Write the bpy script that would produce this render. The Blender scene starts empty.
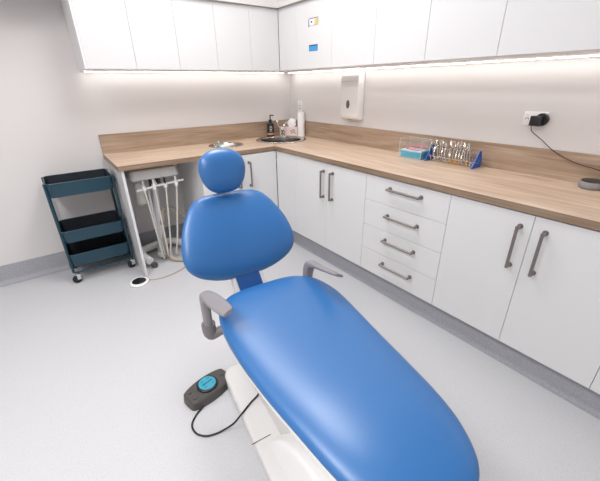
import bpy, bmesh, math, random
from mathutils import Vector, Matrix
random.seed(7)
PI = math.pi
C = bpy.context.scene.collection
SC = bpy.context.scene

# ------------------------------------------------------------------ materials
def new_mat(name):
    m = bpy.data.materials.new(name); m.use_nodes = True
    return m, m.node_tree.nodes, m.node_tree.links, m.node_tree.nodes['Principled BSDF']

def plain(name, col, rough=.5, metal=0., coat=0., spec=.5, bump=0., bscale=200., emit=0.):
    m, n, l, b = new_mat(name)
    b.inputs['Base Color'].default_value = (*col, 1)
    b.inputs['Roughness'].default_value = rough
    b.inputs['Metallic'].default_value = metal
    b.inputs['Specular IOR Level'].default_value = spec
    b.inputs['Coat Weight'].default_value = coat
    tc = n.new('ShaderNodeTexCoord'); nz = n.new('ShaderNodeTexNoise')
    nz.inputs['Scale'].default_value = bscale
    l.new(tc.outputs['Object'], nz.inputs['Vector'])
    mr = n.new('ShaderNodeMapRange')
    mr.inputs['To Min'].default_value = max(0, rough - .03); mr.inputs['To Max'].default_value = min(1, rough + .03)
    l.new(nz.outputs['Fac'], mr.inputs['Value']); l.new(mr.outputs[0], b.inputs['Roughness'])
    if bump:
        bp = n.new('ShaderNodeBump'); bp.inputs['Strength'].default_value = bump; bp.inputs['Distance'].default_value = .002
        l.new(nz.outputs['Fac'], bp.inputs['Height']); l.new(bp.outputs[0], b.inputs['Normal'])
    if emit:
        b.inputs['Emission Color'].default_value = (*col, 1); b.inputs['Emission Strength'].default_value = emit
    return m

def vinyl(name, base, dark, light, rough=.45):
    m, n, l, b = new_mat(name)
    tc = n.new('ShaderNodeTexCoord')
    nz = n.new('ShaderNodeTexNoise'); nz.inputs['Scale'].default_value = 170; nz.inputs['Detail'].default_value = 3
    l.new(tc.outputs['Object'], nz.inputs['Vector'])
    cr = n.new('ShaderNodeValToRGB'); e = cr.color_ramp.elements
    e[0].position = .33; e[0].color = (*dark, 1)
    e[1].position = .67; e[1].color = (*light, 1)
    a = e.new(.42); a.color = (*base, 1); a = e.new(.58); a.color = (*base, 1)
    l.new(nz.outputs['Fac'], cr.inputs[0])
    vz = n.new('ShaderNodeTexVoronoi'); vz.inputs['Scale'].default_value = 75
    l.new(tc.outputs['Object'], vz.inputs['Vector'])
    lt = n.new('ShaderNodeMath'); lt.operation = 'LESS_THAN'; lt.inputs[1].default_value = .13
    l.new(vz.outputs['Distance'], lt.inputs[0])
    mx = n.new('ShaderNodeMix'); mx.data_type = 'RGBA'; mx.inputs[7].default_value = (*dark, 1)
    l.new(lt.outputs[0], mx.inputs[0]); l.new(cr.outputs[0], mx.inputs[6])
    l.new(mx.outputs[2], b.inputs['Base Color'])
    b.inputs['Roughness'].default_value = rough
    return m

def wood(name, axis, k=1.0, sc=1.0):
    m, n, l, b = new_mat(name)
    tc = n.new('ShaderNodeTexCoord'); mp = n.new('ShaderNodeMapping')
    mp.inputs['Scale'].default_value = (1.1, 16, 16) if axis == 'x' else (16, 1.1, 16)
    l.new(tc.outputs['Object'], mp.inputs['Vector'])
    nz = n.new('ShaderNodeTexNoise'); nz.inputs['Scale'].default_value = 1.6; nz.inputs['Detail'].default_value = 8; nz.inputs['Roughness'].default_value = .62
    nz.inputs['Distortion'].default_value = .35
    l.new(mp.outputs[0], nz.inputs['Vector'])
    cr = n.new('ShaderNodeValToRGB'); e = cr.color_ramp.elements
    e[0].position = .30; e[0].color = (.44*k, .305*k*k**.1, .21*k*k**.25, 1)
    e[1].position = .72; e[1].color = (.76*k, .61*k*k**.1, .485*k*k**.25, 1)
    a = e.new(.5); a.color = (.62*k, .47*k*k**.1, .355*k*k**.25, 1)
    l.new(nz.outputs['Fac'], cr.inputs[0])
    mp2 = n.new('ShaderNodeMapping'); mp2.inputs['Scale'].default_value = (3, 150, 150) if axis == 'x' else (150, 3, 150)
    l.new(tc.outputs['Object'], mp2.inputs['Vector'])
    n2 = n.new('ShaderNodeTexNoise'); n2.inputs['Scale'].default_value = 1.; n2.inputs['Detail'].default_value = 3
    l.new(mp2.outputs[0], n2.inputs['Vector'])
    mx = n.new('ShaderNodeMix'); mx.data_type = 'RGBA'; mx.blend_type = 'MULTIPLY'; mx.inputs[0].default_value = .45
    l.new(cr.outputs[0], mx.inputs[6])
    c2 = n.new('ShaderNodeValToRGB'); c2.color_ramp.elements[0].position = .35; c2.color_ramp.elements[0].color = (.55, .5, .47, 1)
    c2.color_ramp.elements[1].position = .6; c2.color_ramp.elements[1].color = (1, 1, 1, 1)
    l.new(n2.outputs['Fac'], c2.inputs[0]); l.new(c2.outputs[0], mx.inputs[7])
    l.new(mx.outputs[2], b.inputs['Base Color'])
    b.inputs['Roughness'].default_value = .36; b.inputs['Specular IOR Level'].default_value = .6
    return m

def glassy(name, col, rough=.05, alpha=.25):
    m, n, l, b = new_mat(name)
    b.inputs['Base Color'].default_value = (*col, 1); b.inputs['Roughness'].default_value = rough
    b.inputs['Alpha'].default_value = alpha; b.inputs['Specular IOR Level'].default_value = .8
    return m

M = dict(
    wall=plain('wall_paint', (.70, .675, .67), .75, bump=.05, bscale=300),
    ceil=plain('ceiling_paint', (.85, .85, .85), .8),
    floor=vinyl('floor_vinyl', (.56, .565, .585), (.49, .495, .52), (.61, .615, .635), .5),
    skirt=vinyl('skirting_vinyl', (.36, .365, .40), (.28, .285, .32), (.45, .455, .49), .55),
    cab=plain('white_melamine', (.70, .70, .71), .38, spec=.45, bscale=60),
    cabside=plain('white_board', (.80, .79, .80), .5),
    wood_x=wood('oak_laminate_lengthwise', 'x'), wood_y=wood('oak_laminate_crosswise', 'y'), woodshade_x=wood('shaded_oak_laminate_lengthwise', 'x', .66), woodshade_y=wood('shaded_oak_laminate_crosswise', 'y', .66), band_x=wood('shaded_oak_edge_band_lengthwise', 'x', .46), band_y=wood('shaded_oak_edge_band_crosswise', 'y', .46),  # splashback and edge oaks are darker copies, shade put into their colour
    handle=plain('brushed_nickel', (.25, .22, .205), .42, .6, bscale=400),
    blue=plain('blue_upholstery', (.020, .132, .37), .35, coat=.0, spec=.75, bump=.05, bscale=500),
    shell=plain('cream_plastic', (.70, .69, .68), .4),
    grey=plain('grey_plastic', (.25, .235, .25), .42),
    grey2=plain('darker_grey_plastic', (.19, .175, .185), .45),
    white=plain('white_plastic', (.86, .855, .85), .35),
    offw=plain('ivory_plastic', (.66, .64, .60), .4),
    navy=plain('dark_blue_vinyl', (.012, .07, .25), .3),
    chrome=plain('chrome', (.72, .72, .74), .12, 1.),
    tool=plain('tool_steel', (.56, .52, .48), .25, 1.),
    steel=plain('stainless_steel', (.50, .47, .44), .24, 1.),
    sinkin=plain('shaded_stainless_bowl', (.22, .20, .185), .25, 1.),  # steel darkened: shade of the deep bowl put into its colour
    pole=plain('satin_aluminium', (.66, .66, .68), .35, .3),
    teal=plain('teal_painted_steel', (.004, .042, .070), .38, coat=.2),
    tealdark=plain('dark_teal_inside', (.006, .011, .018), .6),  # basket insides, much darker than the outer faces
    rubber=plain('black_rubber', (.012, .012, .013), .6),
    black=plain('black_plastic', (.014, .014, .017), .35),
    dgrey=plain('dark_grey_plastic', (.075, .068, .064), .5),
    cyan=plain('cyan_label', (.04, .36, .50), .4),
    ink=plain('dark_print', (.01, .05, .09), .6),
    purple=plain('purple_slot', (.05, .03, .22), .5),
    hose=plain('beige_hose', (.42, .37, .31), .5),
    hosew=plain('pale_hose', (.62, .59, .54), .45),
    bottle=plain('clouded_bottle', (.55, .56, .52), .35),
    dkdisc=plain('dark_polished_metal', (.045, .048, .06), .15, .6),
    acryl=glassy('clear_acrylic', (.86, .88, .92), .05, .06),
    acrylrim=glassy('acrylic_edge', (.85, .87, .90), .2, .62),
    pack=plain('blue_pouch', (.015, .40, .56), .45), packl=plain('pale_pouch', (.48, .72, .82), .4),
    pink=plain('pink_plastic', (.75, .09, .17), .4), pinkbox=plain('pale_pink_card', (.80, .62, .61), .6),
    green=plain('leaf_print', (.12, .26, .07), .6), tissue=plain('white_tissue', (.88, .88, .88), .8),
    rblue=plain('rack_blue', (.008, .085, .42), .35),
    yellow=plain('yellow_grip', (.70, .36, .05), .4), tan=plain('tan_label', (.50, .28, .18), .6),
    fabric=plain('grey_speaker_fabric', (.27, .26, .27), .8, bump=.3, bscale=900),
    led=plain('led_strip', (1., .97, .93), .5, emit=24.),
    panel=plain('light_diffuser', (1., .99, .98), .5, emit=5.),
    beige=plain('beige_oval', (.12, .115, .11), .3),
    magb=plain('magnet_blue', (.03, .28, .62), .3), magy=plain('magnet_yellow', (.62, .52, .2), .4),
    magd=plain('magnet_dark_blue', (.015, .05, .30), .3), dark=plain('shadow_gap', (.05, .05, .055), .7),
    socket=plain('socket_white', (.86, .85, .85), .3), lgrey=plain('light_grey_plastic', (.62, .61, .64), .4),
    paleblue=plain('pale_blue_plastic', (.32, .68, .80), .35),
)

# ------------------------------------------------------------------ helpers
def tag(o, label=None, cat=None, group=None, kind=None):
    if label: o['label'] = label
    if cat: o['category'] = cat
    if group: o['group'] = group
    if kind: o['kind'] = kind
    return o

def thing(name, label, cat, loc=(0, 0, 0), rz=0, group=None):
    o = bpy.data.objects.new(name, None); C.objects.link(o)
    o.location = loc; o.rotation_euler = (0, 0, rz); o.empty_display_size = .05
    return tag(o, label, cat, group)

def obj(name, bm, mats, parent=None, smooth=True, loc=None, label=None, angle=35):
    bmesh.ops.recalc_face_normals(bm, faces=bm.faces[:])
    me = bpy.data.meshes.new(name); bm.to_mesh(me); bm.free()
    for m in (mats if isinstance(mats, (list, tuple)) else [mats]): me.materials.append(m)
    if smooth:
        me.polygons.foreach_set('use_smooth', [True] * len(me.polygons))
        me.set_sharp_from_angle(angle=math.radians(angle))
    o = bpy.data.objects.new(name, me); C.objects.link(o)
    if parent: o.parent = parent
    if loc: o.location = loc
    if label: o['label'] = label
    return o

def struct(name, bm, m, **k):
    o = obj(name, bm, m, **k); o['kind'] = 'structure'; return o

def B(): return bmesh.new()

def box(bm, x0, x1, y0, y1, z0, z1, bev=0., seg=2, mi=0, mat=None):
    t = bmesh.new()
    bmesh.ops.create_cube(t, size=1)
    bmesh.ops.scale(t, vec=(abs(x1 - x0), abs(y1 - y0), abs(z1 - z0)), verts=t.verts)
    if bev: bmesh.ops.bevel(t, geom=t.edges[:], offset=bev, segments=seg, profile=.5, affect='EDGES')
    bmesh.ops.translate(t, vec=((x0 + x1) / 2, (y0 + y1) / 2, (z0 + z1) / 2), verts=t.verts)
    if mat is not None: bmesh.ops.transform(t, matrix=mat, verts=t.verts)
    return merge(bm, t, mi)

def merge(bm, t, mi=0):
    vm = [bm.verts.new(v.co) for v in t.verts]
    t.verts.index_update()
    for f in t.faces:
        try:
            g = bm.faces.new([vm[v.index] for v in f.verts]); g.material_index = mi
        except ValueError: pass
    t.free(); return bm

def catmull(pts, n=8):
    P = [Vector(p) for p in pts]; out = []
    for i in range(len(P) - 1):
        p0 = P[i - 1] if i else P[0] * 2 - P[1]; p1, p2 = P[i], P[i + 1]
        p3 = P[i + 2] if i + 2 < len(P) else P[-1] * 2 - P[-2]
        for k in range(n):
            t = k / n
            out.append(.5 * ((2 * p1) + (p2 - p0) * t + (2 * p0 - 5 * p1 + 4 * p2 - p3) * t * t + (3 * p1 - p0 - 3 * p2 + p3) * t ** 3))
    out.append(P[-1]); return out

def tube(bm, pts, r, n=8, smooth=8, mi=0, closed=False, cap=True):
    path = catmull(pts, smooth) if smooth else [Vector(p) for p in pts]
    rs = r if isinstance(r, (list, tuple)) else None
    rings = []; up = None
    for i, p in enumerate(path):
        a = path[max(i - 1, 0)]; b = path[min(i + 1, len(path) - 1)]
        d = (b - a).normalized()
        if up is None:
            up = Vector((0, 0, 1)) if abs(d.z) < .9 else Vector((1, 0, 0))
        u = d.cross(up)
        if u.length < 1e-5: u = d.orthogonal()
        u.normalize(); v = u.cross(d).normalized(); up = v
        if rs:
            f = i / (len(path) - 1) * (len(rs) - 1); k = min(int(f), len(rs) - 2); rr = rs[k] + (rs[k + 1] - rs[k]) * (f - k)
        else: rr = r
        rings.append([bm.verts.new(p + (u * math.cos(2 * PI * j / n) + v * math.sin(2 * PI * j / n)) * rr) for j in range(n)])
    for a, b in zip(rings, rings[1:]):
        for j in range(n):
            f = bm.faces.new((a[j], a[(j + 1) % n], b[(j + 1) % n], b[j])); f.material_index = mi
    if cap:
        for q in (rings[0][::-1], rings[-1]):
            f = bm.faces.new(q); f.material_index = mi
    return bm

def lathe(bm, prof, c=(0, 0, 0), n=32, axis='z', mi=0, sx=1., sy=1., closed=False):
    """prof: list of (r, h)"""
    rings = []
    for r, h in prof:
        ring = []
        if r < 1e-6:
            q = [(0, 0, h)]
        else:
            q = [(r * sx * math.cos(2 * PI * j / n), r * sy * math.sin(2 * PI * j / n), h) for j in range(n)]
        for x, y, z in q:
            if axis == 'x': x, y, z = z, x, y
            elif axis == 'y': x, y, z = x, z, y
            ring.append(bm.verts.new((x + c[0], y + c[1], z + c[2])))
        rings.append(ring)
    prs = list(zip(rings, rings[1:])) + ([(rings[-1], rings[0])] if closed else [])
    for a, b in prs:
        for j in range(n):
            k = (j + 1) % n
            if len(a) == 1 and len(b) == 1: continue
            if len(a) == 1: f = bm.faces.new((a[0], b[k], b[j]))
            elif len(b) == 1: f = bm.faces.new((a[j], a[k], b[0]))
            else: f = bm.faces.new((a[j], a[k], b[k], b[j]))
            f.material_index = mi
    return bm

def prism(bm, poly, z0, z1, bev=0., seg=2, mat=None, mi=0, holes=()):
    t = bmesh.new()
    def loop(pts):
        vs = [t.verts.new((x, y, z0)) for x, y in pts]
        return [t.edges.new((vs[i], vs[(i + 1) % len(vs)])) for i in range(len(vs))]
    if holes:
        ed = loop(poly)
        for h in holes: ed += loop(h)
        bmesh.ops.triangle_fill(t, use_beauty=True, use_dissolve=False, edges=ed)
    else:
        t.faces.new([t.verts.new((x, y, z0)) for x, y in poly])
    r = bmesh.ops.extrude_face_region(t, geom=t.faces[:])
    vs = [g for g in r['geom'] if isinstance(g, bmesh.types.BMVert)]
    bmesh.ops.translate(t, vec=(0, 0, z1 - z0), verts=vs)
    bmesh.ops.recalc_face_normals(t, faces=t.faces[:])
    if bev:
        ee = [e for e in t.edges if len(e.link_faces) == 2 and e.calc_face_angle(0) > .9]
        bmesh.ops.bevel(t, geom=ee, offset=bev, segments=seg, profile=.5, affect='EDGES')
    if mat is not None: bmesh.ops.transform(t, matrix=mat, verts=t.verts)
    return merge(bm, t, mi)

def rrect(x0, x1, y0, y1, r, n=6):
    out = []
    for cx, cy, a in ((x1 - r, y1 - r, 0), (x0 + r, y1 - r, 90), (x0 + r, y0 + r, 180), (x1 - r, y0 + r, 270)):
        for k in range(n + 1):
            t = math.radians(a + 90 * k / n); out.append((cx + r * math.cos(t), cy + r * math.sin(t)))
    return out

def circ(cx, cy, r, n=40): return [(cx + r * math.cos(2 * PI * k / n), cy + r * math.sin(2 * PI * k / n)) for k in range(n)]

def smooth_closed(pts, n=6):
    P = [Vector((p[0], p[1], 0)) for p in pts]; L = len(P); out = []
    for i in range(L):
        p0, p1, p2, p3 = P[i - 1], P[i], P[(i + 1) % L], P[(i + 2) % L]
        for k in range(n):
            t = k / n
            q = .5 * ((2 * p1) + (p2 - p0) * t + (2 * p0 - 5 * p1 + 4 * p2 - p3) * t * t + (3 * p1 - p0 - 3 * p2 + p3) * t ** 3)
            out.append((q.x, q.y))
    return out

def pad(outline, skel, front, back, T, place, rings=14, pw=(2.6, 2.2)):
    """soft cushion over a closed outline: skel(u,v)->core point, front/back(u,v) heights, T edge roll height"""
    bm = bmesh.new(); n = len(outline); layers = []
    def ring(s, side):
        out = []
        for (u, v) in outline:
            cu, cv = skel(u, v)
            x = cu + (u - cu) * s; y = cv + (v - cv) * s
            e = (max(0, 1 - s ** pw[0])) ** (1 / pw[1])
            h = T * e * (1 if side > 0 else -.55)
            h += (front(x, y) if side > 0 else back(x, y)) * (1 if side > 0 else 1)
            out.append(bm.verts.new(place(x, y, h)))
        return out
    S = [0.0] + [1 - (1 - k / rings) ** 1.9 for k in range(1, rings)]
    fr = [ring(s, 1) for s in S[1:]]; rim = ring(1.0, 1); bk = [ring(s, -1) for s in reversed(S[1:])]
    seq = fr + [rim] + bk
    for a, b in zip(seq, seq[1:]):
        for j in range(n): bm.faces.new((a[j], a[(j + 1) % n], b[(j + 1) % n], b[j]))
    for q, side in ((fr[0], 1), (bk[-1], -1)):
        core = []
        for (u, v) in outline:
            cu, cv = skel(u, v); h = T * (1 if side > 0 else -.55) + (front(cu, cv) if side > 0 else back(cu, cv))
            core.append(bm.verts.new(place(cu, cv, h)))
        for j in range(n): bm.faces.new((q[j], q[(j + 1) % n], core[(j + 1) % n], core[j]))
    bmesh.ops.remove_doubles(bm, verts=bm.verts[:], dist=.0006)
    return bm

def Tm(x, y, z, rx=0, ry=0, rz=0):
    return Matrix.Translation((x, y, z)) @ Matrix.Rotation(rz, 4, 'Z') @ Matrix.Rotation(ry, 4, 'Y') @ Matrix.Rotation(rx, 4, 'X')

# ------------------------------------------------------------------ room
X0, Y0, H = -4.3, -5.0, 2.7
struct('floor', box(B(), X0 - .1, .1, Y0 - .1, .1, -.1, 0), M['floor'], smooth=False)
struct('ceiling', box(B(), X0 - .1, .1, Y0 - .1, .1, H, H + .1), M['ceil'], smooth=False)
struct('wall_back', box(B(), X0 - .1, .1, 0, .1, 0, H), M['wall'], smooth=False)
struct('wall_right', box(B(), 0, .1, Y0 - .1, 0, 0, H), M['wall'], smooth=False)
struct('wall_left', box(B(), X0 - .1, X0, Y0 - .1, 0, 0, H), M['wall'], smooth=False)
struct('wall_front', box(B(), X0, 0, Y0 - .1, Y0, 0, H), M['wall'], smooth=False)

def cove(bm, p0, p1, nrm, h, r=.04, t=.004, z0=0.):
    """skirting with a coved foot; p0,p1 in plan, nrm points into the room"""
    prof = [(0, h), (t, h), (t, r)]
    for k in range(1, 9):
        a = PI / 2 * k / 8; prof.append((t + r - r * math.cos(a), r - r * math.sin(a)))
    prof += [(t + r, -.0), (0, 0)]
    n = Vector((nrm[0], nrm[1], 0)); ra = []
    for p in (p0, p1):
        ra.append([bm.verts.new(Vector((p[0], p[1], z0)) + n * a + Vector((0, 0, b + .0005))) for a, b in prof])
    for j in range(len(prof) - 1): bm.faces.new((ra[0][j], ra[1][j], ra[1][j + 1], ra[0][j + 1]))
    bm.faces.new(ra[0]); bm.faces.new(ra[1][::-1])
    return bm
struct('baseboard_back', cove(B(), (X0, 0), (-1.335, 0), (0, -1), .154), M['skirt'], angle=30)
struct('baseboard_left', cove(B(), (X0, 0), (X0, Y0), (1, 0), .154), M['skirt'])
struct('baseboard_front', cove(B(), (X0, Y0), (0, Y0), (0, 1), .154), M['skirt'])
KX = -.530
struct('baseboard_right', cove(B(), (KX, -.505), (KX, -4.2), (-1, 0), .148, .026), M['skirt'])
struct('baseboard_corner', cove(B(), (-1.31, -.505), (KX, -.505), (0, -1), .148, .026), M['skirt'])

# soffit boxed in above the wall cabinets
UZ, UT, UD = 1.509, 1.974, .388
s = B(); box(s, X0, 0, -UD - .028, 0, UT + .002, H); struct('trim_1', s, M['wall'], smooth=False)
s = B(); box(s, -UD - .028, 0, -4.2, -UD - .028, UT + .002, H); struct('trim_2', s, M['wall'], smooth=False)

# ceiling lights
def ceil_light(x, y, lab, w=.6, l=1.2, pw=70):
    t = thing('ceiling_light', lab, 'ceiling light', (x, y, H - .03))
    f = B(); prism(f, rrect(-w/2, w/2, -l/2, l/2, .01, 2), 0, .03, holes=[rrect(-w/2+.02, w/2-.02, -l/2+.02, l/2-.02, .01, 2)])
    obj('frame', f, M['white'], t, smooth=False)
    obj('diffuser', box(B(), -w/2+.02, w/2-.02, -l/2+.02, l/2-.02, .008, .02), M['panel'], t, smooth=False)
    L = bpy.data.lights.new('panel_light', 'AREA'); L.shape = 'RECTANGLE'; L.size = w - .05; L.size_y = l - .05
    L.energy = pw; L.color = (1., .985, .975)
    o = bpy.data.objects.new('panel_light', L); C.objects.link(o); o.parent = t; o.location = (0, 0, -.004)
ceil_light(-3.0, -2.15, 'white LED ceiling panel over the middle of the room near the sink wall', pw=58)
ceil_light(-1.35, -1.45, 'white LED ceiling panel over the dental chair', pw=50)
ceil_light(-3.1, -3.6, 'white LED ceiling panel behind the camera', pw=54)

# ------------------------------------------------------------------ wall cabinets
G = .0009
def front_panel(bm, run, a, b, z0, z1, plane, th=.018, g=G):
    """run 'x': panel in the xz plane facing -y at y=plane..; run 'y': facing -x"""
    a, b = min(a, b) + g, max(a, b) - g
    if run == 'x': return box(bm, a, b, plane, plane + th, z0 + g, z1 - g, .0012, 1)
    return box(bm, plane, plane + th, a, b, z0 + g, z1 - g, .0012, 1)

def panels(bm, boxes):
    for q in boxes: box(bm, *q)
    return bm

def wall_unit(run, a, b, seams, lab, endpanel=False):
    a, b = min(a, b), max(a, b)
    if run == 'x': org = ((a + b) / 2, 0, UZ)
    else: org = (0, (a + b) / 2, UZ)
    t = thing('wall_cabinet', lab, 'wall cabinet', org, group='white wall cabinets')
    g = .0008; z1 = UT - UZ; c = B(); L = (b - a) / 2 - g; th = .016; d = UD - .019
    if run == 'x':
        panels(c, [(-L, L, -d, -.001, 0, th), (-L, L, -d, -.001, z1 - th, z1), (-L, -L + th, -d, -.001, th, z1 - th), (L - th, L, -d, -.001, th, z1 - th), (-L + th, L - th, -.008, -.001, th, z1 - th)])
        if endpanel: box(c, -L, -L + .0105, -UD, -d - .0002, 0, z1)
    else:
        panels(c, [(-d, -.001, -L, L, 0, th), (-d, -.001, -L, L, z1 - th, z1), (-d, -.001, -L, -L + th, th, z1 - th), (-d, -.001, L - th, L, th, z1 - th), (-.008, -.001, -L + th, L - th, th, z1 - th)])
    obj('body', c, M['cabside'], t, smooth=False)
    for s0, s1 in zip(seams, seams[1:]):
        f = B(); o = org[0] if run == 'x' else org[1]
        front_panel(f, run, s0 - o, s1 - o, 0, z1, -UD)
        obj('door', f, M['cab'], t)
    return t
wall_unit('x', -1.916, -1.284, [-1.905, -1.594, -1.284], 'white two-door wall cabinet at the open left end of the row', True)
wall_unit('x', -1.284, -.668, [-1.284, -.975, -.668], 'white two-door wall cabinet, middle of the row above the left worktop')
wall_unit('x', -.668, -.002, [-.668, -.3885], 'white wall cabinet in the corner above the sink, showing one door')
wall_unit('y', -.3895, -1.499, [-.3895, -.653, -1.082, -1.499], 'white wall cabinet above the towel dispenser, with two small stickers on its door')
wall_unit('y', -1.499, -2.292, [-1.499, -1.887, -2.292], 'white wall cabinet over the blue pouches and instrument rack')
wall_unit('y', -2.292, -3.10, [-2.292, -2.70, -3.10], 'white wall cabinet over the power outlet with the black plug')
wall_unit('y', -3.10, -4.0, [-3.10, -3.55, -4.0], 'white wall cabinet nearest the camera, mostly past the right edge of the photo')

# light strips under the wall cabinets
def strip(name, x0, x1, y0, y1, lab):
    t = thing('light_strip', lab, 'light strip', ((x0 + x1) / 2, (y0 + y1) / 2, UZ), group='under-cabinet light strips')
    cx, cy = (x0 + x1) / 2, (y0 + y1) / 2
    obj('channel', box(B(), x0 - cx, x1 - cx, y0 - cy, y1 - cy, -.004, -.0005), M['white'], t, smooth=False)
    obj('diffuser', box(B(), x0 - cx + .003, x1 - cx - .003, y0 - cy + .003, y1 - cy - .003, -.008, -.004), M['led'], t, smooth=False)
strip('a', -1.89, -.13, -.075, -.05, 'glowing light strip under the wall cabinets of the left worktop')
strip('b', -.075, -.05, -3.95, -.06, 'glowing light strip under the wall cabinets along the right wall')

# ------------------------------------------------------------------ base cabinets
BZ0, BZ1, FP = .155, .859, -.598
def bar_handle(vertical, run, L=.2, r=.0075, stand=.034):
    """bar handle centred at 0,0 on the door face; sticks out along -n"""
    bm = B()
    pts = [(0, -L/2), (0, L/2)]
    def P(a, out): # a along handle, out distance
        if run == 'y': return (-out, 0, a) if vertical else (-out, a, 0)
        return (0, -out, a)
    tube(bm, [P(-L/2 - .006, stand), P(L/2 + .006, stand)], r, 10, 0)
    for s in (-1, 1):
        tube(bm, [P(s * L/2, -.0), P(s * L/2, stand)], r * 1.15, 10, 0)
        tube(bm, [P(s * L/2, 0), P(s * L/2, .004)], r * 1.7, 10, 0)
    return bm

def base_unit(run, a, b, fronts, lab, drawers=None, cat='cabinet', name='base_cabinet', ztop=BZ1 + .005):
    a, b = min(a, b), max(a, b); g = .0008
    org = ((a + b) / 2, -.3, BZ0) if run == 'x' else (-.3, (a + b) / 2, BZ0)
    t = thing(name, lab, cat, org, group='white base cabinets')
    L = (b - a) / 2 - g; h = ztop - BZ0; th = .016; c = B()
    o0, o1 = -.002 + .3, FP + .0185 + .3   # back, front (local)
    if run == 'x':
        panels(c, [(-L, L, o1, o0, 0, th), (-L, -L + th, o1, o0, th, h), (L - th, L, o1, o0, th, h), (-L + th, L - th, o0 - .006, o0, th, h)])
    else:
        panels(c, [(o1, o0, -L, L, 0, th), (o1, o0, -L, -L + th, th, h), (o1, o0, L - th, L, th, h), (o0 - .006, o0, -L + th, L - th, th, h)])
    obj('body', c, M['cabside'], t, smooth=False)
    o = org[0] if run == 'x' else org[1]
    if drawers:
        for (z0, z1), hz in drawers:
            f = B(); front_panel(f, run, a - o, b - o, z0 - BZ0, z1 - BZ0, FP + .3, .018, .0010)
            d = obj('drawer', f, M['cab'], t)
            obj('handle', bar_handle(False, run, .225), M['handle'], d, loc=(FP + .3, -2.022 - o, hz - BZ0))
    else:
        for s0, s1, hp in fronts:
            f = B(); front_panel(f, run, s0 - o, s1 - o, 0, BZ1 - BZ0, FP + .3, .018, .0010)
            d = obj('door' if hp else 'filler_panel', f, M['cab'], t)
            if hp:
                if run == 'x': obj('handle', bar_handle(True, run), M['handle'], d, loc=(hp - o, FP + .3, .69 - BZ0))
                else: obj('handle', bar_handle(True, run), M['handle'], d, loc=(FP + .3, hp - o, .695 - BZ0))
    return t
base_unit('x', -1.315, -.002, [(-1.315, -.915, -.985), (-.915, -.6, -.882)], 'white base cabinet under the left worktop and sink, beside the knee space')
base_unit('y', -.6, -1.7055, [(-.6, -.903, None), (-.903, -1.305, -1.268), (-1.305, -1.7055, -1.372)], 'white two-door base cabinet right of the inner corner, with two upright handles close together')
base_unit('y', -1.7055, -2.311, None, 'white chest of four drawers below the worktop', name='drawer_cabinet',
          drawers=[((.687, BZ1), .80), ((.508, .687), .62), ((.329, .508), .448), ((BZ0, .329), .27)])
base_unit('y', -2.311, -3.105, [(-2.311, -2.7135, -2.665), (-2.7135, -3.105, -2.768)], 'white two-door base cabinet right of the four drawers, with two large upright handles')
base_unit('y', -3.105, -3.9, [(-3.105, -3.5, -3.45), (-3.5, -3.9, -3.55)], 'white base cabinet at the right edge, only a corner of its door showing')
# skirting backs (closed plinths) are the coved skirting boards; the desk end panel:
o = obj('end_panel', box(B(), -.009, .009, -.292, .292, 0, .862, .001, 1), M['cab'], loc=(-1.872, -.294, .001))
tag(o, 'white upright panel holding up the left end of the worktop beside the teal trolley', 'panel')

# ------------------------------------------------------------------ worktop
WT = thing('worktop', 'L-shaped oak-look worktop with matching splashback running round the corner', 'worktop', (-.6, -.6, .865))
def wpart(nm, bm, m):
    bmesh.ops.translate(bm, vec=(.6, .6, -.865), verts=bm.verts); return obj(nm, bm, m, WT, smooth=False)
SINK, SR = (-.352, -.312), .212
DISH, DR = (-.925, -.262), .136
wpart('counter_slab', prism(B(), [(-1.8967, -.6), (-.6, -.6), (-.6, -.001), (-1.8967, -.001)], .865, .9, holes=[circ(*DISH, DR)]), M['wood_x'])
wpart('counter_slab', prism(B(), [(-.6, -.001), (-.6, -.6), (-.608, -.608), (-.608, -4.0), (-.001, -4.0), (-.001, -.001)], .865, .9, holes=[circ(*SINK, SR)]), M['wood_y'])
wpart('splashback', box(B(), -1.8967, -.016, -.017, -.001, .9002, 1.052), M['woodshade_x'])
wpart('splashback', box(B(), -.0165, -.001, -4.0, -.001, .9002, 1.052), M['woodshade_y'])
wpart('edge_band', box(B(), -1.8967, -.6085, -.6015, -.6001, .8652, .8998), M['band_x'])  # edging strips in darkened oak, shade of the upright edge in the colour
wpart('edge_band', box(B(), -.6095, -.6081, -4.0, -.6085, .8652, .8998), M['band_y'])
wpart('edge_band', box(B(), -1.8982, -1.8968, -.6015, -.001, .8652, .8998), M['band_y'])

# sink
t = thing('sink', 'round stainless steel sink set into the worktop corner', 'sink', (SINK[0], SINK[1], .9))
obj('rim', lathe(B(), [(.25, .0005), (.25, .003), (.243, .0075), (.222, .008), (.206, .004), (.2, -.004), (.205, -.004), (.21, .0005)], n=64, closed=True), M['steel'], t)
obj('bowl', lathe(B(), [(.205, -.002), (.2, -.03), (.195, -.12), (.17, -.15), (.05, -.157), (.0, -.158)], n=64), M['sinkin'], t)
obj('drain', lathe(B(), [(0, -.153), (.03, -.152), (.036, -.155), (.038, -.157)], n=24), M['chrome'], t)
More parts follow.
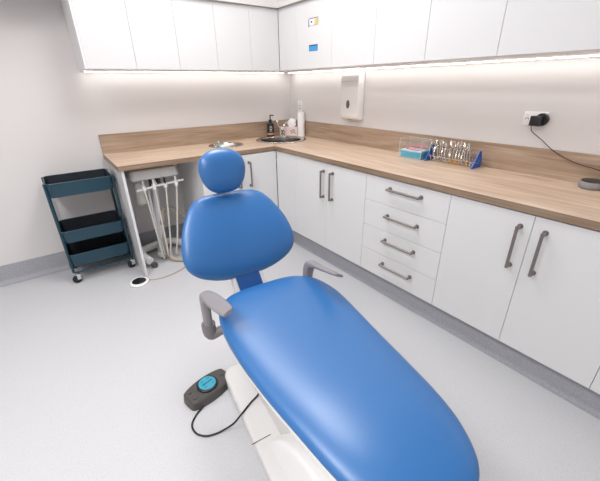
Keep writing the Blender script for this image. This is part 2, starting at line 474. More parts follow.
# small dish
t = thing('inset_basin', 'small shallow round steel dish sunk into the worktop behind the headrest', 'basin', (DISH[0], DISH[1], .9))
obj('rim', lathe(B(), [(.158, .0005), (.158, .003), (.153, .006), (.14, .0065), (.13, .003), (.126, -.003), (.13, -.004), (.134, .0005)], n=56, closed=True), M['steel'], t)
obj('bowl', lathe(B(), [(.13, -.001), (.127, -.012), (.12, -.02), (.05, -.022), (0, -.022)], n=56), M['steel'], t)
def roll(loc, rz, lab, L=.075, r=.014):
    bm = B(); pts = []
    lathe(bm, [(0, -L/2), (r*.8, -L/2), (r, -L/2+.004), (r*1.02, 0), (r, L/2-.004), (r*.8, L/2), (0, L/2)], n=16, axis='x')
    for v in bm.verts: v.co += Vector((0, 0, .0012 * math.sin(v.co.x * 330)))
    o = obj('cotton_roll', bm, M['tissue'], loc=loc); o.rotation_euler.z = rz; tag(o, lab, 'cotton roll')
roll((-.965, -.285, .8945), .3, 'white cotton roll at the left in the round dish behind the headrest', .06)
roll((-.875, -.24, .8945), .5, 'white cotton roll at the right in the round dish behind the headrest', .085)
o = obj('sponge', box(B(), -.014, .014, -.012, .012, 0, .022, .004, 2), M['paleblue'], loc=(-.925, -.21, .8805)); tag(o, 'tiny blue sponge at the back of the round dish behind the headrest', 'sponge')
bm = B(); tube(bm, [(0, 0, 0), (-.006, .0, .03), (-.012, .002, .055)], [.005, .0045, .006], 8, 4); box(bm, -.02, -.004, -.004, .008, .048, .066, .002)
o = obj('brush', bm, M['paleblue'], loc=(-1.0, -.305, .8845)); tag(o, 'pale blue little brush standing up in the round dish above the headrest', 'brush')

# faucet
t = thing('faucet', 'chrome mixer tap behind the round sink', 'tap', (-.192, -.136, .9))
obj('body', lathe(B(), [(0, .0), (.025, .0), (.025, .006), (.02, .012), (.018, .06), (.019, .09), (.0165, .1), (0, .102)], n=24), M['chrome'], t)
bm = B(); tube(bm, [(0, 0, .055), (-.04, -.045, .085), (-.085, -.095, .092), (-.10, -.112, .075)], [.014, .013, .012, .012], 12, 6)
obj('spout', bm, M['chrome'], t)
bm = B(); tube(bm, [(0, 0, .1), (.01, .004, .122), (.035, -.012, .15)], [.012, .009, .007], 10, 5); obj('lever', bm, M['chrome'], t)
bm = B(); tube(bm, [(-.012, .01, .06), (-.045, .045, .10), (-.052, .052, .135)], .006, 8, 5); lathe(bm, [(0, .13), (.012, .132), (.014, .145), (.009, .156), (0, .158)], c=(-.052, .052, 0), n=14); obj('side_spray', bm, M['chrome'], t)

# soap bottle
t = thing('soap_bottle', 'black pump soap bottle left of the sink tap', 'bottle', (-.313, -.060, .9005))
obj('bottle', lathe(B(), [(0, 0), (.035, 0), (.037, .004), (.037, .115), (.034, .128), (.016, .142), (.014, .15), (0, .15)], n=28), M['black'], t)
bm = B(); lathe(bm, [(0, .15), (.0165, .15), (.0165, .168), (.006, .171), (.005, .2), (0, .2)], n=18)
tube(bm, [(0, 0, .198), (0, 0, .209), (.016, -.012, .212), (.03, -.022, .207)], .0055, 8, 4); obj('pump', bm, M['black'], t)
def wrap(bm, r, a0, a1, z0, z1, n=10, mi=0, sx=1., sy=1.):
    A = []
    for k in range(n + 1):
        a = math.radians(a0 + (a1 - a0) * k / n)
        A.append([bm.verts.new((rr * math.cos(a), rr * math.sin(a), z)) for rr, z in ((r, z0), (r, z1), (r + .0008, z1), (r + .0008, z0))])
    for p, q in zip(A, A[1:]):
        for j in range(4): bm.faces.new((p[j], q[j], q[(j + 1) % 4], p[(j + 1) % 4])).material_index = mi
    bm.faces.new(A[0]); bm.faces.new(A[-1][::-1])
    return bm
bm = B(); wrap(bm, .0367, 170, 320, .02, .04); obj('label', bm, M['tan'], t, label='tan paper band')
bm = B()
for z, a0, a1, h in ((.098, 225, 262, .006), (.088, 215, 275, .003), (.068, 228, 258, .01), (.06, 222, 266, .002), (.052, 222, 266, .002)): wrap(bm, .0367, a0, a1, z, z + h)
obj('lettering', bm, M['lgrey'], t)

# tissue box
t = thing('tissue_box', 'pale pink tissue box with green leaf print behind the tap', 'tissue box', (-.145, -.115 - .035, .9), rz=math.radians(-45))
t.location = (-.117, -.117, .9005)
obj('carton', box(B(), -.095, .095, -.040, .040, 0, .088, .002, 1), M['pinkbox'], t)
def leaf(bm, x, z, L, w, a):
    pts = []
    for k in range(9): s_ = k / 8; pts.append((L * (s_ - .5), w * math.sin(PI * s_)))
    for k in range(1, 8): s_ = 1 - k / 8; pts.append((L * (s_ - .5), -w * math.sin(PI * s_)))
    prism(bm, pts, 0, .0006, mat=Matrix.Translation((x, -.0408, z)) @ Matrix.Rotation(PI/2, 4, 'X') @ Matrix.Rotation(a, 4, 'Z'))
bm = B()
for q in ((.03, .052, .04, .005, .5), (.055, .06, .035, .005, -.3), (.05, .04, .045, .005, .2), (.068, .03, .03, .004, -1), (.035, .03, .03, .004, 1.2)): leaf(bm, *q)
obj('leaf_print', bm, M['green'], t)
bm = B()
for q in ((-.075, .02, .035, .007, .4), (-.065, .035, .03, .006, 1.1), (-.078, .04, .02, .005, 2.2)): leaf(bm, *q)
obj('leaf_print', bm, M['green'], t)
bm = B(); n = 16
rg = []
for k in range(7):
    z = .086 + .078 * k / 6; f = [.6, .85, 1, 1.05, 1.1, .9, .25][k]
    rg.append([bm.verts.new((.03 + f * .04 * math.cos(2*PI*j/n) * (1 + .2 * math.sin(3*j + k)) , f * .016 * math.sin(2*PI*j/n) * (1 + .35 * math.cos(2*j + k)), z + .012 * math.sin(j * 1.3) * (k / 6))) for j in range(n)])
for a, b_ in zip(rg, rg[1:]):
    for j in range(n): bm.faces.new((a[j], a[(j+1) % n], b_[(j+1) % n], b_[j]))
bm.faces.new(rg[-1]); obj('tissue', bm, M['tissue'], t)

# cup dispenser tube
t = thing('cup_dispenser', 'tall white cup dispenser tube standing in the worktop corner', 'dispenser', (-.060, -.256, .9005))
obj('tube', lathe(B(), [(0, 0), (.036, 0), (.037, .003), (.036, .235), (.034, .239), (.025, .241), (0, .241)], n=32), M['white'], t)
bm = B(); lathe(bm, [(.0375, .0), (.039, .002), (.039, .012), (.0375, .014)], n=32); obj('base_ring', bm, M['white'], t)

def outlet(y, z, lab, w=.115, h=.072, dots=(), nm='power_outlet'):
    t = thing(nm, lab, 'power outlet', (-.001, y, z))
    obj('faceplate', box(B(), -.009, 0, -w/2, w/2, -h/2, h/2, .003, 2), M['socket'], t)
    bm = B()
    for dy, dz, a, L, r in dots:
        box(bm, -.0098, -.0088, -r, r, -L, L, mat=Matrix.Translation((0, dy, dz)) @ Matrix.Rotation(a, 4, 'X'))
    obj('socket_slots', bm, M['purple'], t)
    return t
outlet(-.168, 1.185, 'white upright wall socket above the cup dispenser tube', .075, .115, [(.014, .012, .5, .007, .003), (-.014, .012, -.5, .007, .003), (.004, -.016, 0, .008, .0035), (.0, .036, 0, .004, .004), (-.022, -.016, 0, .004, .0028)])
t = outlet(-2.391, 1.206, 'white double power outlet on the right wall with a black plug in it', .120, .074, [(.046, .0, .5, .006, .0016), (.034, .0, -.5, .006, .0016)])
obj('switch', box(B(), -.013, -.008, .033, .049, .018, .029, .002, 1), M['socket'], t)
t = thing('plug_adapter', 'black plug adapter pushed into the right wall socket, with its cable hanging', 'plug', (-.011, -2.419, 1.2))
bm = B(); lathe(bm, [(0, 0), (.033, 0), (.034, -.004), (.034, -.016), (.03, -.021), (0, -.021)], n=28, axis='x'); bmesh.ops.translate(bm, vec=(0, -.012, .004), verts=bm.verts)
obj('ring', bm, M['black'], t)
obj('block', box(B(), -.05, -.018, -.022, .034, -.028, .024, .004, 2), M['black'], t)
bm = B(); cab = [(-.034, .024, -.026), (-.03, .014, -.058), (-.02, -.04, -.098), (-.02, -.11, -.148), (-.024, -.19, -.184), (-.03, -.25, -.200), (-.03, -.34, -.217), (-.04, -.42, -.25), (-.05, -.47, -.2955)]
tube(bm, cab, .0021, 7, 8); obj('cable', bm, M['rubber'], t)

# round smart speaker
t = thing('speaker', 'small round grey speaker with black top on the right end of the worktop', 'speaker', (-.078, -2.752, .9005))
obj('body', lathe(B(), [(0, 0), (.045, 0), (.052, .004), (.0545, .014), (.0545, .024), (.051, .033), (.046, .036), (0, .036)], n=40), M['fabric'], t)
obj('top', lathe(B(), [(0, .0395), (.046, .0392), (.0485, .037), (.0485, .0345), (0, .0345)], n=40), M['black'], t, label='black top disc')

# paper towel dispenser
t = thing('towel_dispenser', 'white paper towel dispenser hung on the right wall under the cabinets', 'dispenser', (-.001, -.966, 1.112))
prof = [(0, .0), (-.05, .0), (-.066, .02), (-.076, .05), (-.078, .3), (-.075, .335), (-.068, .358), (-.055, .370), (0, .372)]
pr = [(-a, b) for a, b in prof]
mt = Matrix(((-1, 0, 0, 0), (0, 0, 1, 0), (0, 1, 0, 0), (0, 0, 0, 1)))   # (x,y,z) of prism -> (-x, z, y)
bm = B(); prism(bm, pr, -.106, .106, bev=.008, seg=3, mat=mt); obj('cover', bm, M['white'], t, angle=50)
bm = B(); box(bm, -.0800, -.0745, -.098, .098, .302, .306); obj('cover_groove', bm, M['lgrey'], t)
bm = B(); lathe(bm, [(0, -.0815), (.017, -.0815), (.0195, -.080), (.0195, -.072)], n=28, axis='x')
for v in bm.verts: v.co.z *= 1.7
bmesh.ops.translate(bm, vec=(0, .008, .125), verts=bm.verts)
obj('window', bm, M['beige'], t, label='dark oval level window')
obj('towel_slot', box(B(), -.05, -.03, -.03, .03, -.003, .001), M['dark'], t)

# stickers on the wall cabinet door
def sticker(y, z, lab, parts):
    t = thing('sticker', lab, 'sticker', (-UD - .0005, y, z))
    for nm, m, q in parts: obj(nm, box(B(), -.003, 0, *q, .001, 1), M[m], t)
sticker(-.872, 1.826, 'small white sticker with dark blue edge and yellow corner, above the blue sticker', [('backing', 'white', (-.05, .05, -.022, .02)), ('blue_edge', 'magd', (.05, .06, -.03, .022)), ('top_edge', 'black', (-.055, .05, .03, .038)), ('yellow_corner', 'magy', (-.056, -.012, -.03, .022)), ('printed_mark', 'magd', (.01, .028, -.004, .01))][0:1] + [('blue_edge', 'magd', (.05, .06, -.03, .022)), ('top_edge', 'black', (-.055, .05, .02, .025))])
sticker(-.872, 1.657, 'small blue sticker with dark top edge, below the white and yellow one', [('blue_field', 'magb', (-.052, .055, -.024, .01)), ('dark_band', 'black', (-.05, .055, .01, .017)), ('grey_top', 'lgrey', (-.052, .058, .017, .025)), ])
for o_ in [c for c in bpy.data.objects if c.name.startswith('sticker')][:1]:
    for nm, m, q in (('yellow_corner', 'magy', (-.056, -.014, -.022, .017)), ('printed_mark', 'magd', (.012, .03, -.006, .006))):
        obj(nm, box(B(), -.0036, -.003 + .0005, *q), M[m], o_)

# ------------------------------------------------------------------ acrylic organiser with pouches
ox, oy = -.095, -1.698
t = thing('acrylic_organiser', 'clear acrylic organiser box beside the blue instrument rack', 'organiser', (ox, oy, .9))
hx, hy, hz, th = .062, .094, .130, .0025
bm = B(); box(bm, -hx, hx, -hy, hy, .0005, .003); obj('floor_sheet', bm, M['acryl'], t, smooth=False)
for nm, q in (('side_wall', (-hx, hx, hy - th, hy, .003, hz)), ('side_wall', (-hx, hx, -hy, -hy + th, .003, hz)), ('back_wall', (hx - th, hx, -hy + th, hy - th, .003, hz)), ('front_wall', (-hx, -hx + th, -hy + th, hy - th, .003, .05))):
    obj(nm, box(B(), *q), M['acryl'], t, smooth=False)
bm = B()
for pp in ([(-hx, hy, .003), (-hx, hy, hz), (hx, hy, hz), (hx, hy, .003)], [(-hx, -hy, .003), (-hx, -hy, hz), (hx, -hy, hz), (hx, -hy, .003)], [(hx, hy, hz), (hx, -hy, hz)], [(-hx, hy, .05), (-hx, -hy, .05)], [(-hx, hy, .003), (-hx, -hy, .003)]):
    tube(bm, pp, .0014, 5, 0)
obj('polished_edge', bm, M['acrylrim'], t)
z = .9035
for k in range(6):
    bm = B(); th = .0078; w = .178 - .004 * (k % 3); d = .108 - .003 * (k % 2)
    box(bm, -d/2, d/2, -w/2, w/2, 0, th, .002, 2)
    for v in bm.verts: v.co.z += .0012 * math.sin(v.co.y * 60 + k) if v.co.z > th * .6 else 0
    o = obj('pouch', bm, M['pack'] if k < 5 else M['packl'], loc=(ox + .001, oy + random.uniform(-.003, .003), z)); z += th + .0014
    if k < 5: tag(o, 'blue sterilising pouch in the stack inside the acrylic organiser', 'pouch', 'blue pouches in the organiser')
    else: tag(o, 'pale pouch on top of the blue stack inside the acrylic organiser', 'pouch')
bm = B(); tube(bm, [(-.04, .045, .004), (-.045, .0, .003), (-.04, -.06, .004), (.0, -.075, .014), (.03, -.06, .02), (.025, .0, .022), (.0, .035, .014), (-.04, .045, .004)], .0035, 7, 6)
o = obj('strap', bm, M['pink'], loc=(ox, oy, z)); tag(o, 'bright pink looped strap lying on the pouches', 'strap')

# ------------------------------------------------------------------ instrument rack
ry0, ry1 = -1.824, -2.158
t = thing('instrument_rack', 'steel rod rack with blue ends full of orthodontic pliers', 'rack', (-.085, (ry0 + ry1) / 2, .9))
hl = (ry0 - ry1) / 2
endp = [(-.062, 0), (.045, 0), (.05, .05), (.03, .098), (.018, .104), (.005, .1), (-.05, .022)]
for s_ in (-1, 1):
    bm = B(); prism(bm, endp, s_ * hl - .004, s_ * hl + .004, bev=.0015, seg=1, mat=Matrix(((1, 0, 0, 0), (0, 0, 1, 0), (0, 1, 0, 0), (0, 0, 0, 1))))
    obj('end_plate', bm, M['rblue'], t, label='blue end plate')
for x, z_ in ((-.034, .036), (.03, .04), (.018, .084)):
    bm = B(); tube(bm, [(x, -hl - .022, z_), (x, hl + .006, z_)], .0025, 8, 0); obj('rod', bm, M['chrome'], t, label='steel rod')
def plier_mesh(kind):
    """pliers hanging upside down: jaws up, two handles spreading downward"""
    s = B(); k = .010 + .002 * (kind % 3)
    for sg in (-1, 1):
        tube(s, [(0, sg * .003, .086), (0, sg * k, .06), (0, sg * (k + .004), .03), (0, sg * (k - .002), .004)], [.0035, .003, .0028, .0026], 7, 5)
        tube(s, [(0, -sg * .001, .086), (0, sg * .006, .1), (0, sg * (.002 + .002 * (kind % 2)), .125 + .006 * (kind % 2))], [.005, .0042, .0016], 7, 4)
    lathe(s, [(0, -.0055), (.0065, -.0055), (.0075, -.003), (.0075, .003), (.0065, .0055), (0, .0055)], c=(0, 0, .088), n=14, axis='x')
    g = []
    for sg in (-1, 1): g.append(tube(B(), [(0, sg * (k + .0035), .028), (0, sg * (k - .002), .002)], .0044, 8, 3))
    return s, g
kinds = []
for i in range(16):
    y = ry0 - .024 - i * (abs(ry1 - ry0) - .048) / 15
    gold = i in (7, 9, 10, 13)
    lab = 'steel orthodontic pliers with yellow grip ends in the blue-ended rack' if gold else 'plain steel orthodontic pliers in the blue-ended rack'
    grp = 'pliers with yellow grips' if gold else 'plain steel pliers'
    p = thing('pliers', lab, 'pliers', (-.098 + .010 * (i % 2), y, .9085), group=grp)
    p.rotation_euler = (random.uniform(-.14, .14), math.radians(16 + random.uniform(-3, 4)), random.uniform(.9, 1.5))
    sm, gm = plier_mesh(i)
    bmesh.ops.scale(sm, vec=(1.1,) * 3, verts=sm.verts); obj('arms', sm, M['tool'], p); [obj('grip', q_, M['yellow'] if gold else M['tool'], p) for q_ in gm]

# ------------------------------------------------------------------ teal trolley
cx, cy = -2.124, -.195; W, D = .422, .31
t = thing('utility_cart', 'three-tier teal metal trolley on castors beside the end panel', 'trolley', (cx, cy, 0))
def tray(z0, z1, nm='basket'):
    bm = B(); o = rrect(-W/2, W/2, -D/2, D/2, .035, 6); i_ = rrect(-W/2 + .004, W/2 - .004, -D/2 + .004, D/2 - .004, .031, 6)
    bo = rrect(-W/2 + .008, W/2 - .008, -D/2 + .008, D/2 - .008, .03, 6); bi = rrect(-W/2 + .012, W/2 - .012, -D/2 + .012, D/2 - .012, .026, 6)
    n = len(o)
    R_ = [[bm.verts.new((x, y, z)) for x, y in pts] for pts, z in ((bo, z0), (o, z1), (i_, z1), (bi, z0 + .003))]
    for a, b_ in zip(R_, R_[1:]):
        for j in range(n): bm.faces.new((a[j], a[(j+1) % n], b_[(j+1) % n], b_[j]))
    bm.faces.new(R_[0]); fl = bm.faces.new(R_[3]); fl.material_index = 1
    for f in bm.faces:
        if all(v in R_[2] or v in R_[3] for v in f.verts): f.material_index = 1
    ob = obj(nm, bm, [M['teal'], M['tealdark']], t)
    rb = B(); pts = rrect(-W/2, W/2, -D/2, D/2, .035, 6); pts = [(x, y, z1) for x, y in pts]; pts.append(pts[0])
    tube(rb, pts, .0045, 7, 0); obj('rim_wire', rb, M['teal'], ob)
    return ob
tray(.690, .790); tray(.338, .430); tray(.138, .238)
for sx in (-1, 1):
    for sy in (-1, 1):
        bm = B(); x = sx * (W/2 + .004); y = sy * (D/2 - .045)
        tube(bm, [(x, sy * (D/2 - .03), .085), (x, sy * (D/2 - .03), .792)], .0095, 8, 0)
        obj('post', bm, M['teal'], t)
bm = B()
pts = rrect(-W/2 - .004, W/2 + .004, -D/2 + .0, D/2, .03, 5); pts = [(x, y, .092) for x, y in pts]; pts.append(pts[0]); tube(bm, pts, .008, 8, 0)
obj('bottom_frame', bm, M['teal'], t)
for sx in (-1, 1):
    for sy in (-1, 1):
        c_ = (sx * (W/2 - .012), sy * (D/2 - .012))
        bm = B(); tube(bm, [(c_[0], c_[1], .095), (c_[0], c_[1], .074)], .007, 8, 0)
        for s_ in (-1, 1): box(bm, c_[0] - .004, c_[0] + .022, c_[1] + s_ * .014 - .0015, c_[1] + s_ * .014 + .0015, .030, .07, .0008, 1)
        box(bm, c_[0] - .012, c_[0] + .022, c_[1] - .0155, c_[1] + .0155, .068, .078, .003, 2)
        cst = obj('castor', bm, M['chrome'], t, label='chrome castor fork')
        bm = B(); lathe(bm, [(0, -.011), (.022, -.011), (.031, -.008), (.033, 0), (.031, .008), (.022, .011), (0, .011)], c=(c_[0] - .006, c_[1], .0335), n=24, axis='y')
        obj('wheel', bm, M['rubber'], cst, label='black rubber wheel')

# ------------------------------------------------------------------ delivery unit in the knee space
t = thing('dental_unit', 'white mobile dental delivery unit with hanging hoses in the knee space under the worktop', 'dental unit', (-1.66, -.33, 0))
du = (-1.66, -.33)
def L(x, y, z): return (x - du[0], y - du[1], z)
bm = B(); prism(bm, rrect(-.155, .212, -.14, .17, .035, 6), .745, .822, bev=.016, seg=3)
for v in bm.verts:
    if v.co.z > .79: v.co.x *= .95; v.co.y = v.co.y * .95
obj('head', bm, M['shell'], t, angle=50)
bm = B(); tube(bm, [(.0, 0, .05), (.03, 0, .66)], .031, 16, 0); obj('pole', bm, M['pole'], t)
bm = B(); tube(bm, [(.03, 0, .645), (.033, 0, .75)], .034, 16, 0); tube(bm, [(.07, -.03, .68), (.07, -.03, .75)], .013, 10, 0); obj('collar', bm, M['dgrey'], t, label='dark collar')
bm = B(); tube(bm, [L(-1.79, -.475, .676), L(-1.62, -.472, .692), L(-1.425, -.47, .706)], .0085, 10, 3)
for bx in (-1.735, -1.66, -1.575, -1.49):
    box(bm, bx - du[0] - .012, bx - du[0] + .012, -.165, -.12, -.0 + .668, .708, .005, 2)
tube(bm, [L(-1.64, -.468, .702), L(-1.645, -.42, .735), L(-1.65, -.38, .75)], .011, 8, 4)
obj('holder_bar', bm, M['white'], t)
hs = [(-1.735, -1.69, 'lgrey'), (-1.66, -1.645, 'white'), (-1.575, -1.625, 'black'), (-1.49, -1.575, 'white')]
for k, (bx, ex, mm) in enumerate(hs):
    bm = B(); tube(bm, [L(bx, -.487, .672), L(bx - .001, -.487, .707), L(bx, -.48, .748)], [.006, .0085, .007], 10, 4)
    hp = obj('handpiece', bm, M[mm], t)
    bm = B()
    pts = [L(bx, -.487, .673), L(bx + (ex - bx) * .3, -.48, .48), L(bx + (ex - bx) * .75, -.46, .2), L(ex, -.43, .07), L(ex + .02, -.395, .03), L(ex + .02, -.36, .075)]
    tube(bm, pts, .0068, 8, 7); obj('hose', bm, M['hosew'], hp, label='pale handpiece hose')
bm = B(); tube(bm, [L(-1.695, -.415, .66), L(-1.695, -.43, .4), L(-1.67, -.42, .1), L(-1.665, -.38, .08)], .009, 8, 6); obj('hose', bm, M['pole'], t, label='grey hose')
# water bottle
bm = B(); lathe(bm, [(0, .535), (.022, .537), (.036, .55), (.040, .57), (.040, .69), (.033, .715), (.019, .73), (.019, .745), (0, .745)], c=L(-1.752, -.385, 0), n=24); obj('water_bottle', bm, M['bottle'], t)
# base ring and feet
bm = B(); tube(bm, [L(-1.80, -.44, .06), L(-1.825, -.34, .07), L(-1.81, -.22, .07), L(-1.72, -.135, .052), L(-1.6, -.10, .052), L(-1.50, -.14, .052), L(-1.45, -.25, .05), L(-1.44, -.38, .045)], .032, 14, 7)
obj('base_ring', bm, M['white'], t)
bm = B(); tube(bm, [(0, 0, .05), (0, .2, .052)], .02, 12, 0); lathe(bm, [(0, .026), (.045, .026), (.05, .034), (.05, .06), (.035, .07), (0, .07)], n=24)
obj('hub', bm, M['offw'], t)
for px, py in ((-1.778, -.462), (-1.445, -.41), (-1.60, -.10), (-1.80, -.22)):
    bm = B(); lathe(bm, [(0, -.014), (.022, -.014), (.026, -.009), (.026, .009), (.022, .014), (0, .014)], c=L(px, py, .0265), n=20, axis='y' if py < -.4 else 'x'); obj('castor', bm, M['dgrey'], t, label='dark castor')
bm = B(); tube(bm, [(.02, .0, .30), (.035, -.03, .36), (.06, .01, .43), (.12, .06, .425), (.2, .1, .38), (.27, .12, .3), (.315, .15, .18)], .0165, 10, 8)
tube(bm, [(.02, .0, .30), (.022, -.03, .18), (.025, -.06, .075), (.05, -.115, .024), (.10, -.165, .019), (.17, -.185, .019), (.26, -.16, .019), (.34, -.05, .019), (.33, .1, .019)], .017, 10, 8)
obj('supply_hose', bm, M['hose'], t, label='thick beige supply hose')

# foot disc
t = thing('foot_control', 'white disc foot switch with dark round top on the floor by the end panel', 'foot control', (-1.945, -.645, 0))
obj('base', lathe(B(), [(0, 0), (.066, 0), (.07, .004), (.07, .013), (.064, .019), (0, .019)], n=40), M['white'], t)
obj('top', lathe(B(), [(0, .0245), (.048, .0235), (.052, .02), (.052, .0185), (0, .0185)], n=40), M['dkdisc'], t, label='dark shiny top disc')
bm = B(); tube(bm, [(.068, .0, .006), (.12, -.03, .005), (.2, -.035, .005), (.30, -.01, .005), (.42, .06, .005), (.5, .16, .005)], .004, 7, 8); obj('cord', bm, M['hose'], t)

# ------------------------------------------------------------------ dental chair
ch = thing('dental_chair', 'blue upholstered dental chair with headrest, grey armrests and white base', 'dental chair', (-1.65, -2.0, 0), rz=math.radians(-6))
# seat and leg pad: v runs toward the foot
half = [(0, .078), (.08, .081), (.145, .094), (.188, .122), (.226, .17), (.248, .25), (.254, .34), (.249, .46), (.236, .60), (.217, .75), (.193, .90), (.166, .985), (.125, 1.05), (.07, 1.082), (0, 1.09)]
out = [(u, -v) for u, v in half] + [(-u, -v) for u, v in half[-2:0:-1]]
out = smooth_closed(out, 5)
def skel(u, y):
    v = -y; return (u * .0, -min(max(v, .27), .86))
def zc(y):
    v = -y
    return .575 + .012 * math.cos((v - .0) * 6.0) - .06 * max(0, v - .72) ** 1.5 * 2
def fr(u, y): return zc(y) + .018 * (u / .25) ** 2 * max(0, 1 - abs(-y - .3) / .45)
bm = pad(out, skel, fr, lambda u, y: zc(y), .04, lambda x, y, h: (x + .017, y, h - .0), rings=14)
obj('seat', bm, M['blue'], ch, angle=80)
sh = [(u * .93, -.1 + (y + .1) * .97) for u, y in out]
def shp(u, y): return (0, min(max(y, -.86), -.27))
bm = pad(sh, shp, lambda u, y: zc(y) - .05, lambda u, y: zc(y) - .05, .012, lambda x, y, h: (x + .014, y, h), rings=5, pw=(8, 2))
obj('seat_shell', bm, M['shell'], ch, angle=60)
# backrest
RB = math.radians(25)
bh = [(0, -.026), (.08, -.022), (.15, -.008), (.215, .020), (.256, .056), (.272, .10), (.270, .15), (.256, .21), (.23, .27), (.195, .328), (.16, .362), (.12, .377), (.06, .384), (0, .385)]
bo = [(u, v) for u, v in bh] + [(-u, v) for u, v in bh[-2:0:-1]]
bo = smooth_closed(bo, 5)
def place_back(u, v, h):   # h toward the sitter
    y = .06 + v * math.sin(RB) - h * math.cos(RB); z = .60 + v * math.cos(RB) + h * math.sin(RB)
    return (u * .99 - .001, y, z)
bm = pad(bo, lambda u, v: (max(-.06, min(.06, u)), .19), lambda u, v: .028 * (u / .25) ** 2 - .012 + .012 * math.cos((v - .1) * 9), lambda u, v: .028 * (u / .25) ** 2 - .012, .045, place_back, rings=14)
obj('backrest', bm, M['blue'], ch, angle=80)
bs = [(u * .9, .19 + (v - .19) * .9) for u, v in bo]
bm = pad(bs, lambda u, v: (0, .19), lambda u, v: .028 * (u / .25) ** 2 - .05, lambda u, v: .028 * (u / .25) ** 2 - .05, .016, place_back, rings=5, pw=(6, 2))
obj('backrest_shell', bm, M['shell'], ch, angle=60)
# headrest
RH = math.radians(10)
def place_head(u, v, h):
    y = .20 + v * math.sin(RH) - h * math.cos(RH); z = .95 + v * math.cos(RH) + h * math.sin(RH)
    return (u - .014, y, z)
hh = [(0, .001), (.035, .003), (.068, .018), (.092, .05), (.104, .09), (.105, .125), (.094, .158), (.07, .18), (.038, .193), (0, .197)]
ho = smooth_closed([(u, v) for u, v in hh] + [(-u, v) for u, v in hh[-2:0:-1]], 5)
bm = pad(ho, lambda u, v: (0, .098), lambda u, v: .012 * (u / .1) ** 2, lambda u, v: 0, .042, place_head, rings=12, pw=(2.6, 2.1))
obj('headrest', bm, M['blue'], ch, angle=80)
bm = B(); box(bm, -.03, .03, -.004, .008, -.12, .10, .002, 1, mat=Tm(-.008, .285, .97, -RH)); box(bm, -.05, .03, -.01, .02, .0, .03, .003, 1, mat=Tm(.0, .265, 1.04, -RH))
obj('headrest_bracket', bm, M['chrome'], ch)
# bracket between seat and back
bm = B()
prof = [(-.02, .50), (.02, .53), (.055, .575), (.09, .66), (.10, .72), (.085, .72), (.075, .665), (.04, .585), (.0, .54)]
mxz = Matrix(((0, 0, 1, 0), (1, 0, 0, 0), (0, 1, 0, 0), (0, 0, 0, 1)))   # (x,y,z)->(z,x,y)
prism(bm, prof, -.057, .057, bev=.003, seg=1, mat=mxz); obj('back_bracket_cover', bm, M['navy'], ch, label='dark blue vinyl cover of the back bracket')
for s_ in (-1, 1):
    bm = B(); p2 = [(-.01, .49), (.03, .50), (.08, .57), (.13, .67), (.14, .74), (.11, .74), (.085, .66), (.05, .59), (.0, .54)]
    a = .059 * s_; prism(bm, p2, min(a, a + .016 * s_), max(a, a + .016 * s_), bev=.002, seg=1, mat=mxz); obj('back_bracket', bm, M['lgrey'], ch, label='pale side cheek of the back bracket')
# armrests
for s_ in (-1, 1):
    bm = B(); rr = []
    path = [(.246, -.088, .445), (.246, -.090, .55), (.246, -.096, .602), (.244, -.114, .637), (.241, -.152, .658), (.237, -.207, .672), (.233, -.267, .688), (.230, -.325, .703), (.229, -.358, .711)]
    wid = [.017, .018, .020, .023, .027, .030, .029, .026, .020]; thk = [.026, .027, .027, .024, .014, .010, .009, .008, .006]
    P = catmull(path, 5); n = 16
    for i, p in enumerate(P):
        f = i / (len(P) - 1) * (len(wid) - 1); k = min(int(f), len(wid) - 2); w = wid[k] + (wid[k+1] - wid[k]) * (f - k); h = thk[k] + (thk[k+1] - thk[k]) * (f - k)
        d = (P[min(i + 1, len(P) - 1)] - P[max(i - 1, 0)]).normalized(); f2 = min(1, max(0, (i / (len(P) - 1) - .3) / .3)); side = Vector((math.cos(.45 * f2), 0, -math.sin(.45 * f2))); nn = d.cross(side).normalized(); side = nn.cross(d).normalized()
        ring = []
        for j in range(n):
            a = 2 * PI * j / n; cc, ss = math.cos(a), math.sin(a)
            q = p + side * w * (abs(cc) ** .7 * (1 if cc > 0 else -1)) + nn * h * (abs(ss) ** .7 * (1 if ss > 0 else -1))
            ring.append(bm.verts.new((q.x * s_ + .004, q.y, q.z)))
        rr.append(ring)
    for a, b_ in zip(rr, rr[1:]):
        for j in range(n): bm.faces.new((a[j], a[(j+1) % n], b_[(j+1) % n], b_[j]))
    bm.faces.new(rr[0]); bm.faces.new(rr[-1])
    ar = obj('armrest', bm, M['grey'], ch, angle=60)
    bm = B(); x = .246 * s_ + .004
    tube(bm, [(x, -.090, .490), (x, -.090, .455), (x - s_ * .004, -.090, .437), (x - s_ * .012, -.092, .428), (x - s_ * .06, -.11, .45), (x - s_ * .15, -.14, .47)], [.029, .029, .027, .022, .02, .02], 14, 5)
    obj('arm_socket', bm, M['grey2'], ar)
# base and body
bm = B(); prism(bm, rrect(-.208, .205, -1.0, .065, .065, 8), .001, .062, bev=.016, seg=4)
for v in bm.verts: v.co.x *= 1 - .12 * max(0, min(1, (v.co.y + .45) / .45))
obj('base_plate', bm, M['shell'], ch, angle=50)
bm = B(); box(bm, -.206, -.12, -.3925, -.3895, .0615, .0632); obj('base_seam', bm, M['dgrey'], ch, label='dark joint line across the base')
bm = B(); prism(bm, rrect(-.085, .11, -.50, .02, .04, 6), .058, .40, bev=.012, seg=3)
for v in bm.verts:
    f = (v.co.z - .06) / .34; v.co.y += -.03 * f
obj('pedestal', bm, M['shell'], ch, angle=50)
hp = [(-.415, .058), (-.44, .10), (-.48, .15), (-.53, .195), (-.60, .237), (-.68, .262), (-.78, .276), (-.94, .28), (-.97, .25), (-.975, .058)]
bm = B(); prism(bm, hp, -.150, .150, bev=.018, seg=4, mat=mxz)
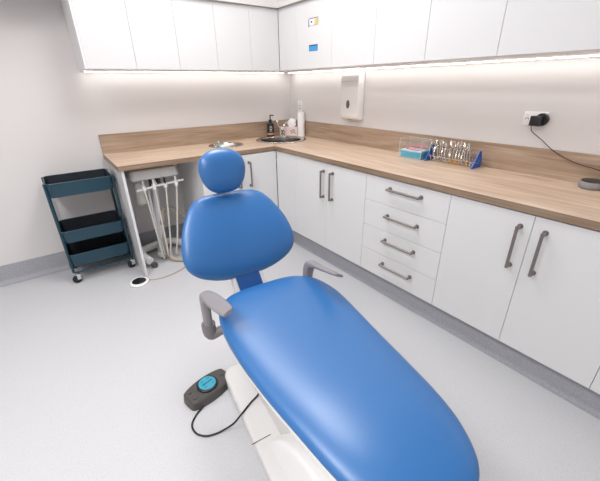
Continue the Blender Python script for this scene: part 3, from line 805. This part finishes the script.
for v in bm.verts: v.co.x *= 1 - .9 * max(0, v.co.z - .06)
obj('pedestal_hood', bm, M['white'], ch, angle=50)
bm = B(); box(bm, -.11, .11, -.75, -.02, .40, .50, .02, 3); obj('seat_frame', bm, M['shell'], ch, angle=50)

# ------------------------------------------------------------------ pedal controller
t = thing('foot_controller', 'dark grey wired foot controller with cyan disc on the floor beside the chair base', 'foot control', (-1.918, -1.952, 0), rz=math.radians(12))
bod = smooth_closed([(x * 1.05, y) for x, y in [(-.112, -.03), (-.098, -.052), (-.05, -.066), (0, -.07), (.05, -.066), (.098, -.05), (.112, -.03), (.112, .03), (.098, .05), (.05, .064), (0, .068), (-.05, .064), (-.098, .05), (-.112, .03)]], 3)
bm = B(); prism(bm, bod, .001, .042, bev=.0, seg=1); 
for v in bm.verts:
    if v.co.z > .02: v.co.x *= .965; v.co.y *= .93
obj('body', bm, M['dgrey'], t, angle=40)
bm = B(); prism(bm, [(x * .955, y * .92) for x, y in bod], .0415, .048)
for v in bm.verts:
    if v.co.z > .046: v.co.x *= .95; v.co.y *= .91
obj('top_cover', bm, M['dgrey'], t, angle=25)
obj('disc_ring', lathe(B(), [(0, .0475), (.052, .0475), (.051, .056), (.046, .059), (0, .059)], n=36), M['black'], t)
obj('disc', lathe(B(), [(0, .0615), (.040, .061), (.043, .0585), (0, .0585)], n=36), M['cyan'], t, label='cyan disc')
bm = B()
for k in range(7): box(bm, -.0025, .0025, -.004, .004, .0614, .0620, mat=Tm(-.024 + .008 * k, 0.0, 0, 0, 0, .2 * (k % 2)))
for px, py in ((-.018, .02), (.018, .02), (.018, -.02), (-.02, -.02)):
    box(bm, -.004, .004, -.001, .001, .0614, .0620, mat=Tm(px, py, 0)); box(bm, -.001, .001, -.004, .004, .0614, .0620, mat=Tm(px + .003, py, 0))
obj('disc_print', bm, M['ink'], t)
for px, py in ((-.088, .022), (-.085, -.024), (.088, .0), ):
    obj('button', lathe(B(), [(0, .054), (.009, .053), (.011, .050), (.0115, .046), (0, .046)], c=(px, py, 0), n=18), M['dgrey'], t)
# cable (local coordinates of the controller)
def loc2(x, y, z):
    a = math.radians(12); dx, dy = x + 1.918, y + 1.952
    return (dx * math.cos(a) + dy * math.sin(a), -dx * math.sin(a) + dy * math.cos(a), z)
CABLE = []
bm = B(); tube(bm, [loc2(*p) for p in [(-1.955, -2.01, .016), (-1.977, -2.027, .008), (-2.02, -2.05, .005), (-2.053, -2.087, .005), (-2.053, -2.135, .005), (-2.026, -2.173, .005), (-1.987, -2.191, .005), (-1.945, -2.20, .010), (-1.908, -2.22, .040), (-1.878, -2.225, .067), (-1.845, -2.21, .067), (-1.80, -2.19, .067), (-1.765, -2.18, .07), (-1.735, -2.18, .095)]], .0042, 8, 8)
obj('cable', bm, M['rubber'], t)
bm = B(); tube(bm, [loc2(*p) for p in [(-1.85, -1.985, .012), (-1.822, -1.975, .008), (-1.810, -1.932, .007), (-1.79, -1.908, .007), (-1.774, -1.909, .007), (-1.760, -1.925, .010)]], .0042, 8, 8)
obj('cable', bm, M['rubber'], t)

# ------------------------------------------------------------------ camera
cam = bpy.data.cameras.new('camera'); co = bpy.data.objects.new('camera', cam); C.objects.link(co)
cam.sensor_fit = 'HORIZONTAL'; cam.sensor_width = 36; cam.lens = 336.05 * 36 / 600; cam.clip_start = .01
yaw, pitch, rl = -.6301, .4357, -.0148
fw = Vector((-math.sin(yaw) * math.cos(pitch), math.cos(yaw) * math.cos(pitch), -math.sin(pitch)))
rt = Vector((math.cos(yaw), math.sin(yaw), 0)); up = rt.cross(fw)
r2 = math.cos(rl) * rt + math.sin(rl) * up; u2 = -math.sin(rl) * rt + math.cos(rl) * up
m = Matrix((( r2.x, u2.x, -fw.x, -2.2549), (r2.y, u2.y, -fw.y, -3.2163), (r2.z, u2.z, -fw.z, 1.4002), (0, 0, 0, 1)))
co.matrix_world = m
SC.camera = co
# world: dim neutral (room is closed)
w = bpy.data.worlds.new('world'); SC.world = w; w.use_nodes = True
w.node_tree.nodes['Background'].inputs[0].default_value = (.8, .85, .9, 1); w.node_tree.nodes['Background'].inputs[1].default_value = .3
SC.view_settings.view_transform = 'Standard'; SC.view_settings.look = 'None'; SC.view_settings.gamma = 1
SC.view_settings.use_curve_mapping = False
SC.view_settings.exposure = -.95
